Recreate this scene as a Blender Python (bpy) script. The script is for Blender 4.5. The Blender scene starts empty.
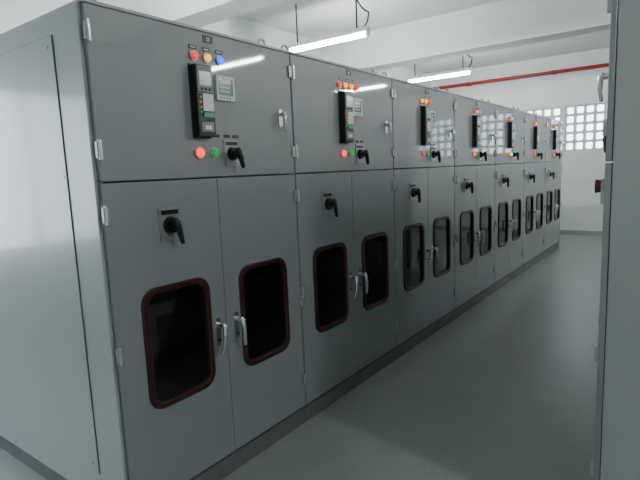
import bpy, bmesh, math, random
from mathutils import Vector, Matrix
random.seed(4)
scene=bpy.context.scene
D2=bpy.data
# ---------------------------------------------------------------- materials
def mat(name,col,rough=.5,metal=0,coat=0,coat_r=.1,noise=0,nscale=6,emis=None,estr=0,spec=.5):
    m=D2.materials.new(name); m.use_nodes=True; nt=m.node_tree; b=nt.nodes['Principled BSDF']
    b.inputs['Base Color'].default_value=(*col,1); b.inputs['Roughness'].default_value=rough
    b.inputs['Metallic'].default_value=metal; b.inputs['Coat Weight'].default_value=coat
    b.inputs['Coat Roughness'].default_value=coat_r; b.inputs['Specular IOR Level'].default_value=spec
    tc=nt.nodes.new('ShaderNodeTexCoord')
    if noise:
        n=nt.nodes.new('ShaderNodeTexNoise'); n.inputs['Scale'].default_value=nscale; n.inputs['Detail'].default_value=6
        r=nt.nodes.new('ShaderNodeValToRGB')
        r.color_ramp.elements[0].position=.3; r.color_ramp.elements[1].position=.7
        r.color_ramp.elements[0].color=(*[c*(1-noise) for c in col],1)
        r.color_ramp.elements[1].color=(*[min(1,c*(1+noise)) for c in col],1)
        nt.links.new(tc.outputs['Object'],n.inputs['Vector']); nt.links.new(n.outputs['Fac'],r.inputs['Fac'])
        nt.links.new(r.outputs['Color'],b.inputs['Base Color'])
    if emis:
        b.inputs['Emission Color'].default_value=(*emis,1); b.inputs['Emission Strength'].default_value=estr
    return m
M={}
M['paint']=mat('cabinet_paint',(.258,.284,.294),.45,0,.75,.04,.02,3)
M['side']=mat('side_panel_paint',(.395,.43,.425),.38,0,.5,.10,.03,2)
M['plinth']=mat('plinth_paint',(.15,.162,.165),.5,noise=.1)
M['dark']=mat('dark_interior',(.02,.019,.018),.6)
M['rubber']=mat('red_brown_rubber',(.034,.005,.005),.4)
M['black']=mat('black_plastic',(.008,.008,.009),.35)
M['grey']=mat('grey_plastic',(.22,.23,.235),.45)
M['white']=mat('white_plastic',(.75,.77,.78),.4)
M['chrome']=mat('chrome',(.75,.76,.78),.22,1)
M['alu']=mat('brushed_plate',(.42,.43,.43),.4,.6)
M['plate']=mat('switch_plate',(.36,.37,.38),.35,.5)
M['lcd']=mat('lcd_screen',(.20,.27,.23),.2,emis=(.35,.55,.45),estr=.3)
M['lcd2']=mat('meter_screen',(.015,.05,.05),.15,emis=(.1,.3,.26),estr=.25)
M['green']=mat('green_panel',(.005,.34,.10),.4)
M['steel']=mat('steel_truck',(.15,.145,.14),.5,.2)
M['copper']=mat('breaker_red',(.25,.01,.02),.5)
def lamp(name,c,s,base=None): return mat(name,base or tuple(x*.5 for x in c),.35,emis=c,estr=s,spec=.2)
M['Lred']=lamp('lamp_red_lit',(1,.0,.0),3.6)
M['Lred0']=lamp('lamp_red_dim',(1,.005,.0),1.6)
M['Lyel']=lamp('lamp_yellow',(1,.42,.0),2.1)
M['Lblu']=lamp('lamp_blue',(.0,.06,1),3.2)
M['Lgrn']=lamp('lamp_green',(.0,.5,.08),.6)
M['Lgrn1']=lamp('lamp_green_lit',(.0,1,.25),3.5)
M['tube']=mat('fluorescent_tube',(1,1,1),.5,emis=(1,1,.975),estr=240)
M['batten']=mat('white_batten',(.8,.82,.83),.35)
M['wall']=mat('wall_plaster',(.74,.78,.775),.7,noise=.02,nscale=1.5)
M['ceil']=mat('ceiling_plaster',(.66,.705,.68),.8,noise=.02,nscale=1.2)
M['pipe']=mat('red_pipe_paint',(.30,.006,.02),.4)
M['skirt']=mat('grey_skirting',(.33,.35,.35),.5)
M['lattice']=mat('vent_block_plaster',(.58,.62,.63),.7)
M['cable']=mat('cable_black',(.03,.03,.03),.5)
# floor
fm=mat('floor_concrete',(.21,.235,.225),.33); nt=fm.node_tree; b=nt.nodes['Principled BSDF']
tc=nt.nodes.new('ShaderNodeTexCoord')
n1=nt.nodes.new('ShaderNodeTexNoise'); n1.inputs['Scale'].default_value=1.1; n1.inputs['Detail'].default_value=9; n1.inputs['Roughness'].default_value=.6
n2=nt.nodes.new('ShaderNodeTexNoise'); n2.inputs['Scale'].default_value=45; n2.inputs['Detail'].default_value=8
r1=nt.nodes.new('ShaderNodeValToRGB'); r1.color_ramp.elements[0].position=.25; r1.color_ramp.elements[1].position=.75
r1.color_ramp.elements[0].color=(.295,.32,.312,1); r1.color_ramp.elements[1].color=(.41,.438,.428,1)
mx=nt.nodes.new('ShaderNodeMix'); mx.data_type='RGBA'; mx.blend_type='MULTIPLY'; mx.inputs['Factor'].default_value=.3
mr=nt.nodes.new('ShaderNodeMapRange'); mr.inputs['From Min'].default_value=.3; mr.inputs['From Max'].default_value=.7; mr.inputs['To Min'].default_value=.28; mr.inputs['To Max'].default_value=.38
bp=nt.nodes.new('ShaderNodeBump'); bp.inputs['Strength'].default_value=.15; bp.inputs['Distance'].default_value=.002
nt.links.new(n2.outputs['Fac'],bp.inputs['Height']); nt.links.new(bp.outputs['Normal'],b.inputs['Normal'])
nt.links.new(tc.outputs['Object'],n1.inputs['Vector']); nt.links.new(tc.outputs['Object'],n2.inputs['Vector'])
nt.links.new(n1.outputs['Fac'],r1.inputs['Fac']); nt.links.new(r1.outputs['Color'],mx.inputs['A']); nt.links.new(n2.outputs['Fac'],mx.inputs['B'])
nt.links.new(mx.outputs['Result'],b.inputs['Base Color']); nt.links.new(n1.outputs['Fac'],mr.inputs['Value']); nt.links.new(mr.outputs['Result'],b.inputs['Roughness'])
M['floor']=fm
# glass
gm=D2.materials.new('smoked_window_glass'); gm.use_nodes=True; nt=gm.node_tree; nt.nodes.clear()
o=nt.nodes.new('ShaderNodeOutputMaterial'); tr=nt.nodes.new('ShaderNodeBsdfTransparent'); tr.inputs['Color'].default_value=(.68,.68,.66,1)
gl=nt.nodes.new('ShaderNodeBsdfGlossy'); gl.inputs['Roughness'].default_value=.04; gl.inputs['Color'].default_value=(.9,.9,.9,1)
fr=nt.nodes.new('ShaderNodeFresnel'); fr.inputs['IOR'].default_value=1.6; ms=nt.nodes.new('ShaderNodeMixShader')
nt.links.new(fr.outputs[0],ms.inputs[0]); nt.links.new(tr.outputs[0],ms.inputs[1]); nt.links.new(gl.outputs[0],ms.inputs[2]); nt.links.new(ms.outputs[0],o.inputs['Surface'])
M['glass']=gm
# ---------------------------------------------------------------- mesh builder
class B:
    def __init__(s,name): s.bm=bmesh.new(); s.name=name; s.m=[]
    def mi(s,k):
        if k not in s.m: s.m.append(k)
        return s.m.index(k)
    def box(s,x0,x1,y0,y1,z0,z1,k):
        i=s.mi(k); v=[s.bm.verts.new((x,y,z)) for x in (x0,x1) for y in (y0,y1) for z in (z0,z1)]
        for f in ((0,1,3,2),(4,6,7,5),(0,4,5,1),(2,3,7,6),(0,2,6,4),(1,5,7,3)):
            fc=s.bm.faces.new([v[a] for a in f]); fc.material_index=i
    def loft(s,rings,k,closed=False,caps=True):
        i=s.mi(k); R=[[s.bm.verts.new(p) for p in r] for r in rings]; n=len(R[0])
        pr=list(zip(R,R[1:]))+([(R[-1],R[0])] if closed else [])
        for a,b in pr:
            for j in range(n):
                f=s.bm.faces.new((a[j],a[(j+1)%n],b[(j+1)%n],b[j])); f.material_index=i
        if caps and not closed:
            for r in (R[0],R[-1]):
                f=s.bm.faces.new(r); f.material_index=i
    def cyl(s,c,ax,r,h,k,seg=20,r2=None):
        ax=Vector(ax).normalized(); c=Vector(c); q=ax.to_track_quat('Z','Y'); r2=r if r2 is None else r2
        rg=[]
        for rr,t in ((r,0),(r2,h)):
            rg.append([c+ax*t+q@Vector((rr*math.cos(a),rr*math.sin(a),0)) for a in [2*math.pi*j/seg for j in range(seg)]])
        s.loft(rg,k)
    def tube(s,pts,r,k,seg=10,closed=False):
        pts=[Vector(p) for p in pts]; rg=[]; n=len(pts); up=None
        for j,p in enumerate(pts):
            if closed: t=(pts[(j+1)%n]-pts[j-1])
            else: t=pts[min(j+1,n-1)]-pts[max(j-1,0)]
            t.normalize()
            if up is None:
                up=t.orthogonal().normalized()
            up=(up-t*up.dot(t)).normalized(); w=t.cross(up)
            rr=r[j] if isinstance(r,(list,tuple)) else r
            rg.append([p+up*rr*math.cos(2*math.pi*a/seg)+w*rr*math.sin(2*math.pi*a/seg) for a in range(seg)])
        s.loft(rg,k,closed=closed)
    def ring(s,o,i_,y0,y1,k):   # frame between outer & inner point loops (xz), extruded in y
        s.loft([[(x,y0,z) for x,z in o],[(x,y0,z) for x,z in i_],[(x,y1,z) for x,z in i_],[(x,y1,z) for x,z in o]],k,closed=True)
    def plate(s,o,y0,y1,k):
        s.loft([[(x,y0,z) for x,z in o],[(x,y1,z) for x,z in o]],k)
    def done(s,bevel=0):
        bmesh.ops.recalc_face_normals(s.bm,faces=s.bm.faces); me=D2.meshes.new(s.name); s.bm.to_mesh(me); s.bm.free()
        for k in s.m: me.materials.append(M[k])
        for p in me.polygons: p.use_smooth=True
        me.set_sharp_from_angle(angle=.7); me['bev']=bevel
        return me
def rr(x0,x1,z0,z1,r,n=6):
    P=[]
    for cx,cz,a0 in ((x1-r,z1-r,0),(x0+r,z1-r,90),(x0+r,z0+r,180),(x1-r,z0+r,270)):
        for j in range(n+1):
            a=math.radians(a0+90*j/n); P.append((cx+r*math.cos(a),cz+r*math.sin(a)))
    return P
def obj(name,me,parent=None,loc=(0,0,0)):
    o=D2.objects.new(name,me); scene.collection.objects.link(o); o.location=loc
    if parent: o.parent=parent
    if me is not None and me.get('bev',0)>0:
        m=o.modifiers.new('bevel','BEVEL'); m.width=me['bev']; m.segments=2; m.limit_method='ANGLE'; m.angle_limit=.7
    return o
def empty(name,loc=(0,0,0),rz=0):
    o=D2.objects.new(name,None); o.empty_display_size=.2; scene.collection.objects.link(o); o.location=loc; o.rotation_euler=(0,0,rz); return o
# ---------------------------------------------------------------- cabinet part meshes (local: x width, -y front, z up)
W=1.23; H=2.27; DP=1.95; ZB=.12; ZS=1.57; XM=.615; g=.003; T=.022
WL=(.152,.492,.560,1.078); WR=(.738,1.08,.560,1.078)   # windows x0,x1,z0,z1
def build_parts():
    P={}
    b=B('carcass')
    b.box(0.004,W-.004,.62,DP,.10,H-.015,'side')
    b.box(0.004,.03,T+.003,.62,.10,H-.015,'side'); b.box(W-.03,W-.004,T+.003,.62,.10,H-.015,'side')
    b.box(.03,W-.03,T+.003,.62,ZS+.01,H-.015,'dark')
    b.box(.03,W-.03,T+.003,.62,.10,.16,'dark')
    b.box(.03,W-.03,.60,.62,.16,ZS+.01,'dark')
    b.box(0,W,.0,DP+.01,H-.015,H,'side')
    P['carcass']=b.done(.003)
    b=B('plinth'); b.box(.0,W,.012,DP,0,.10,'plinth'); P['plinth']=b.done(.003)
    b=B('door_upper'); b.box(g,W-g,0,T,ZS+g,H-.017,'paint')
    P['door_upper']=b.done(.004)
    for nm,x0,x1,w in (('door_lower_left',g,XM-g/2,WL),('door_lower_right',XM+g/2,W-g,WR)):
        b=B(nm); z0=ZB; z1=ZS-g
        b.ring(rr(x0,x1,z0,z1,.003),rr(w[0],w[1],w[2],w[3],.06),0,T,'paint'); P[nm]=b.done(.003)
    b=B('window_gaskets')
    for w in (WL,WR):
        b.ring(rr(w[0]-.022,w[1]+.022,w[2]-.022,w[3]+.022,.075),rr(w[0]+.008,w[1]-.008,w[2]+.008,w[3]-.008,.052),-.012,T+.002,'rubber')
    P['window_gaskets']=b.done(.006)
    b=B('window_panes')
    for w in (WL,WR): b.plate(rr(w[0]+.004,w[1]-.004,w[2]+.004,w[3]-.004,.055),.006,.010,'glass')
    P['window_panes']=b.done()
    b=B('circuit_breaker')
    b.box(.20,1.02,.16,.58,.16,1.05,'steel'); b.box(.25,.97,.145,.16,.62,.98,'grey')
    b.box(.30,.56,.13,.145,.70,.92,'black'); b.box(.62,.70,.13,.145,.72,.80,'copper'); b.box(.62,.70,.13,.145,.84,.92,'steel')
    b.box(.78,.90,.13,.145,.70,.92,'alu')
    for x in (.30,.50,.77,.95): b.cyl((x,.16,.35),(0,-1,0),.03,.02,'alu')
    b.tube([(.32,.165,.57),(.32,.11,.57),(.90,.11,.57),(.90,.165,.57)],.012,'chrome')
    P['circuit_breaker']=b.done()
    # hinges
    b=B('hinges')
    for z in (2.15,1.70,1.44,.85):
        b.box(-.004,.020,-.010,.004,z-.032,z+.032,'alu'); b.cyl((.008,-.012,z-.040),(0,0,1),.008,.08,'chrome',12)
    for z in (2.15,1.70,1.44,.80,.30):
        b.box(W-.026,W-.004,-.012,.004,z-.03,z+.03,'alu')
    P['hinges']=b.done()
    # handles
    b=B('door_handles')
    def lever(x,z,sx):
        b.plate(rr(x-.016,x+.016,z-.07,z+.07,.015),-.008,0,'chrome')
        b.cyl((x,0,z+.035),(0,-1,0),.013,.05,'chrome',16)
        b.tube([(x,-.045,z+.045),(x,-.055,z+.03),(x+sx*.004,-.058,z-.02),(x+sx*.010,-.052,z-.07),(x+sx*.018,-.045,z-.105)],[.010,.013,.012,.010,.008],'chrome')
        b.cyl((x,-.006,z-.045),(0,-1,0),.007,.006,'black',12)
    lever(XM-.063,.80,-1); lever(XM+.063,.80,1)
    # short toggle lock on the upper door
    x,z=1.115,1.885
    b.plate(rr(x-.015,x+.015,z-.05,z+.05,.014),-.008,0,'chrome'); b.cyl((x,0,z+.02),(0,-1,0),.012,.035,'chrome',16)
    b.tube([(x,-.032,z+.035),(x,-.040,z+.02),(x+.002,-.040,z-.03),(x+.008,-.034,z-.075)],[.009,.011,.009,.007],'chrome')
    P['door_handles']=b.done()
    # relay
    b=B('protection_relay'); x0,x1,z0,z1=.49,.59,1.765,2.09
    b.box(x0-.006,x1+.006,-.008,0,z0-.006,z1+.006,'black')
    b.box(x0,x1,-.045,-.008,z0,z1,'black')
    b.box(x0+.004,x1-.004,-.050,-.045,z0+.20,z1-.006,'grey'); b.box(x0+.014,x1-.014,-.052,-.050,z1-.095,z1-.03,'lcd')
    b.box(x0+.030,x1-.006,-.050,-.045,z0+.115,z0+.195,'white')
    b.box(x0+.030,x1-.006,-.050,-.045,z0+.085,z0+.110,'green')
    for i in range(4):
        b.cyl((x0+.016,-.045,z0+.11+.022*i),(0,-1,0),.005,.006,'Lgrn' if i!=2 else 'Lred0',10)
    for i in range(3): b.cyl((x0+.028+.022*i,-.050,z0+.215),(0,-1,0),.006,.004,'black',10)
    b.box(x0+.012,x1-.012,-.049,-.045,z0+.02,z0+.065,'grey'); b.box(x0+.03,x1-.03,-.052,-.049,z0+.03,z0+.05,'white')
    P['protection_relay']=b.done(.0015)
    b=B('panel_meter'); x0,x1,z0,z1=.642,.762,1.945,2.062
    b.ring(rr(x0,x1,z0,z1,.004),rr(x0+.012,x1-.012,z0+.024,z1-.012,.003),-.014,0,'white')
    b.box(x0+.011,x1-.011,-.010,-.002,z0+.023,z1-.011,'lcd2')
    for i in range(4): b.cyl((x0+.025+.02*i,-.014,z0+.013),(0,-1,0),.005,.003,'grey',10)
    for i in range(3): b.box(x0+.022,x1-.03,-.0115,-.010,z0+.040+.02*i,z0+.048+.02*i,'lcd')
    P['panel_meter']=b.done()
    b=B('rotary_switches')
    def rot(x,z,s=1,ang=-60,white=True):
        b.box(x-.05*s,x+.05*s,-.006,0,z-.065*s,z+.065*s,'plate')
        b.box(x-.04*s,x+.04*s,-.008,-.006,z+.038*s,z+.055*s,'black')
        b.cyl((x,-.006,z-.005),(0,-1,0),.035*s,.02,'black',24,.030*s); b.cyl((x,-.026,z-.005),(0,-1,0),.018*s,.03,'black',16)
        a=math.radians(ang); d=Vector((math.cos(a),0,math.sin(a))); c=Vector((x,-.055,z-.005))
        b.tube([c-d*.03*s,c-d*.015*s+Vector((0,-.004,0)),c+d*.02*s+Vector((0,-.004,0)),c+d*.075*s],[.010,.016,.015,.010],'black',10)
    rot(.725,1.69,1,-70); rot(.315,1.372,1.15,-75,False)
    P['rotary_switches']=b.done()
    b=B('labels')
    b.box(.585,.645,-.003,0,2.205,2.24,'black'); b.ring(rr(.608,.622,2.214,2.231,.002,2),rr(.611,.619,2.217,2.228,.002,2),-.004,-.003,'white')
    for x in (.52,.60,.68): b.box(x-.022,x+.022,-.003,0,2.165,2.182,'black'); b.box(x-.014,x+.014,-.0036,-.003,2.171,2.176,'white')
    for x in (.63,.70,.76): b.box(x-.020,x+.020,-.003,0,1.765,1.78,'black')
    P['labels']=b.done()
    def lamps(nm,spec):
        b=B(nm)
        for x,z,r,k in spec:
            b.cyl((x,0,z),(0,-1,0),r*1.3,.008,'alu',20); b.cyl((x,-.008,z),(0,-1,0),r,.014,k,20,r*.75)
        return b.done()
    R3=[(.52,2.135,.018,'Lred0'),(.60,2.135,.018,'Lyel'),(.68,2.135,.018,'Lblu')]
    P['lampsA']=lamps('indicator_lamps',R3+[(.515,1.69,.022,'Lred'),(.61,1.69,.020,'Lgrn')])
    P['lampsB']=lamps('indicator_lamps',[(.49,2.135,.017,'Lred0'),(.56,2.135,.017,'Lyel'),(.63,2.135,.017,'Lyel'),(.70,2.135,.017,'Lred0'),(.515,1.69,.022,'Lred'),(.61,1.69,.020,'Lgrn')])
    P['lampsC']=lamps('indicator_lamps',[(.50,2.135,.018,'Lyel'),(.575,2.135,.018,'Lyel'),(.65,2.135,.018,'Lred0'),(.515,1.69,.018,'Lred0'),(.61,1.69,.020,'Lgrn')])
    P['lampsD']=lamps('indicator_lamps',R3[:2]+[(.68,2.135,.017,'Lblu'),(.515,1.69,.018,'Lred'),(.61,1.69,.022,'Lgrn1')])
    # lifting eyes
    b=B('lifting_eyes')
    for x in (.10,W-.10,):
        for y in (.12,DP-.12):
            b.box(x-.03,x+.03,y-.03,y+.03,H,H+.012,'alu')
            b.tube([(x+.028*math.sin(a),y,H+.038+.028*math.cos(a)) for a in [2*math.pi*j/16 for j in range(16)]],.007,'alu',8,closed=True)
            b.cyl((x,y,H+.005),(0,0,1),.009,.012,'alu',10)
    P['lifting_eyes']=b.done()
    return P
P=build_parts()
def cabinet(loc,rz,w,lamps):
    e=empty('switchgear_cabinet',loc,rz); e.scale=(w/W,1,1)
    for k in ('carcass','plinth','door_upper','door_lower_left','door_lower_right','window_gaskets','window_panes','circuit_breaker','hinges','door_handles','protection_relay','panel_meter','rotary_switches','labels','lifting_eyes'):
        obj(k,P[k],e)
    obj('indicator_lamps',P[lamps],e); return e
FX=-1.89
ys=[1.09,2.32,3.545,4.81,6.08,7.36,8.64,9.90]; lk=['lampsA','lampsB','lampsC','lampsA','lampsD','lampsB','lampsA']
cabs=[]
for i in range(7): cabs.append(cabinet((FX,ys[i],0),math.radians(90),ys[i+1]-ys[i]-.004,lk[i]))
# end panel of first cabinet
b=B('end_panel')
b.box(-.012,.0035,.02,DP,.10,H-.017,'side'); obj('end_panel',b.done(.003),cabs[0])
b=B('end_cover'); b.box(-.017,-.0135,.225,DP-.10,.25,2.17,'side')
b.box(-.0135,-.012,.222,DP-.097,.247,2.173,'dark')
for y in (.27,1.0,DP-.14):
    for z in (.29,2.13): b.cyl((-.017,y,z),(-1,0,0),.008,.003,'alu',12)
for z in (.8,1.6): b.cyl((-.017,.25,z),(-1,0,0),.008,.003,'alu',12)
obj('end_cover',b.done(),cabs[0])
# right row
ry=2.2; rc=None
for i in range(4):
    c=cabinet((-.27,ry+1.235*(i+1),0),math.radians(-90),1.23,lk[(i+1)%4]); rc=rc or c
b=B('emergency_button'); b.cyl((W-.10,0,1.475),(0,-1,0),.03,.02,'alu',20); b.cyl((W-.10,-.02,1.475),(0,-1,0),.024,.022,'copper',20,.028)
obj('emergency_button',b.done(),rc)
# ---------------------------------------------------------------- room
X0,X1,Y0,Y1,ZC=-5.2,4.2,-4.0,11.7,3.75
def room(name,x0,x1,y0,y1,z0,z1,k):
    b=B(name); b.box(x0,x1,y0,y1,z0,z1,k); return obj(name,b.done())
room('floor',X0-.2,X1+.2,Y0-.2,Y1+.2,-.1,0,'floor')
room('ceiling',X0-.2,X1+.2,Y0-.2,Y1+.2,ZC,ZC+.15,'ceil')
room('wall_right',X1,X1+.2,Y0,Y1,0,ZC,'wall')
room('wall_back',X0-.2,X1+.2,Y0-.2,Y0,0,ZC,'wall')
b=B('wall_left')
lw=(-1.6,1.2,.9,2.5)
b.box(X0-.2,X0,Y0,lw[0],0,ZC,'wall'); b.box(X0-.2,X0,lw[1],Y1,0,ZC,'wall'); b.box(X0-.2,X0,lw[0],lw[1],0,lw[2],'wall'); b.box(X0-.2,X0,lw[0],lw[1],lw[3],ZC,'wall')
obj('wall_left',b.done())
b=B('window_frame')
for y in (lw[0],(lw[0]+lw[1])/2-.025,lw[1]-.05): b.box(X0-.14,X0-.08,y,y+.05,lw[2],lw[3],'batten')
for z in (lw[2],lw[3]-.05): b.box(X0-.14,X0-.08,lw[0],lw[1],z,z+.05,'batten')
obj('window_7',b.done())
b=B('wall_front')
wins=[(-4.7,-3.8),(-3.2,-2.28),(-2.2,-1.28),(-.5,.42),(.9,1.82),(2.4,3.32)]; wz0,wz1=1.78,2.70
b.box(X0-.2,X1+.2,Y1,Y1+.2,0,wz0,'wall'); b.box(X0-.2,X1+.2,Y1,Y1+.2,wz1,ZC,'wall')
xs=[X0-.2]+[v for w in wins for v in w]+[X1+.2]
for i in range(0,len(xs),2): b.box(xs[i],xs[i+1],Y1,Y1+.2,wz0,wz1,'wall')
obj('wall_front',b.done())
for i,(a,c) in enumerate(wins):
    b=B('window_lattice'); nx,nz=5,5; cw=(c-a)/nx; ch=(wz1-wz0)/nz
    for ix in range(nx):
        for iz in range(nz):
            x=a+ix*cw; z=wz0+iz*ch
            b.ring(rr(x,x+cw,z,z+ch,.001,4),rr(x+.024,x+cw-.024,z+.024,z+ch-.024,.03,4),Y1+.04,Y1+.16,'lattice')
    obj('window_%d'%(i+1),b.done())
room('baseboard_front',X0,X1,Y1-.012,Y1,0,.10,'skirt')
for y in (-3.4,.07,3.56,7.25):
    room('ceiling_beam',X0,X1,y,y+.35,3.2,ZC,'ceil')
# pipe
b=B('pipe'); yp=11.5; zp=3.39
b.cyl((X0+.02,yp,zp),(1,0,0),.036,X1-X0-.04,'pipe',16)
for x in (-4.2,-2.4,-.6,1.2,3): b.box(x-.02,x+.02,yp,Y1-.005,zp-.02,zp+.02,'cable'); b.cyl((x-.03,yp,zp),(1,0,0),.046,.06,'pipe',16)
obj('fire_sprinkler_pipe',b.done())
# lights
b=B('batten'); L=1.25
b.box(-L/2,L/2,-.03,.03,.03,.085,'batten'); 
for s in (-1,1): b.box(s*(L/2-.02)-.02,s*(L/2-.02)+.02,-.022,.022,-.025,.03,'batten')
me_b=b.done(.004)
b=B('tube'); b.cyl((-L/2+.02,0,-.002),(1,0,0),.021,L-.04,'tube',16); me_t=b.done()
b=B('hangers')
for x in (-.46,.46): b.cyl((x,0,.085),(0,0,1),.010,.49,'cable',8); b.cyl((x,0,.565),(0,0,1),.03,.012,'batten',12)
b.tube([(.46,.02,.42),(.52,.02,.33),(.57,.02,.28),(.62,.02,.25),(.60,.02,.15),(.55,.02,.09)],.010,'cable',8)
me_h=b.done()
def light(x,y,z=3.17):
    e=empty('fluorescent_light',(x,y,z)); obj('batten',me_b,e); obj('tube',me_t,e); obj('hangers',me_h,e)
for y in (1.9,5.4,8.9):
    light(-3.80,y); light(1.7,y)
# world
w=D2.worlds.new('sky'); scene.world=w; w.use_nodes=True; bg=w.node_tree.nodes['Background']; bg.inputs[0].default_value=(.78,.90,1,1); bg.inputs[1].default_value=7
# camera
cam=D2.cameras.new('camera'); co=D2.objects.new('camera',cam); scene.collection.objects.link(co); scene.camera=co
cam.sensor_width=36; cam.lens=36*500/640; cam.clip_start=.02
a=math.radians(36.7); p=math.radians(7.92); r=math.radians(2.35)
F=Vector((-math.sin(a)*math.cos(p),math.cos(a)*math.cos(p),-math.sin(p))); R0=Vector((math.cos(a),math.sin(a),0)); U0=R0.cross(F)
R=R0*math.cos(r)-U0*math.sin(r); U=U0*math.cos(r)+R0*math.sin(r)
mw=Matrix((R,U,-F)).transposed().to_4x4(); mw.translation=Vector((0,0,1.584)); co.matrix_world=mw
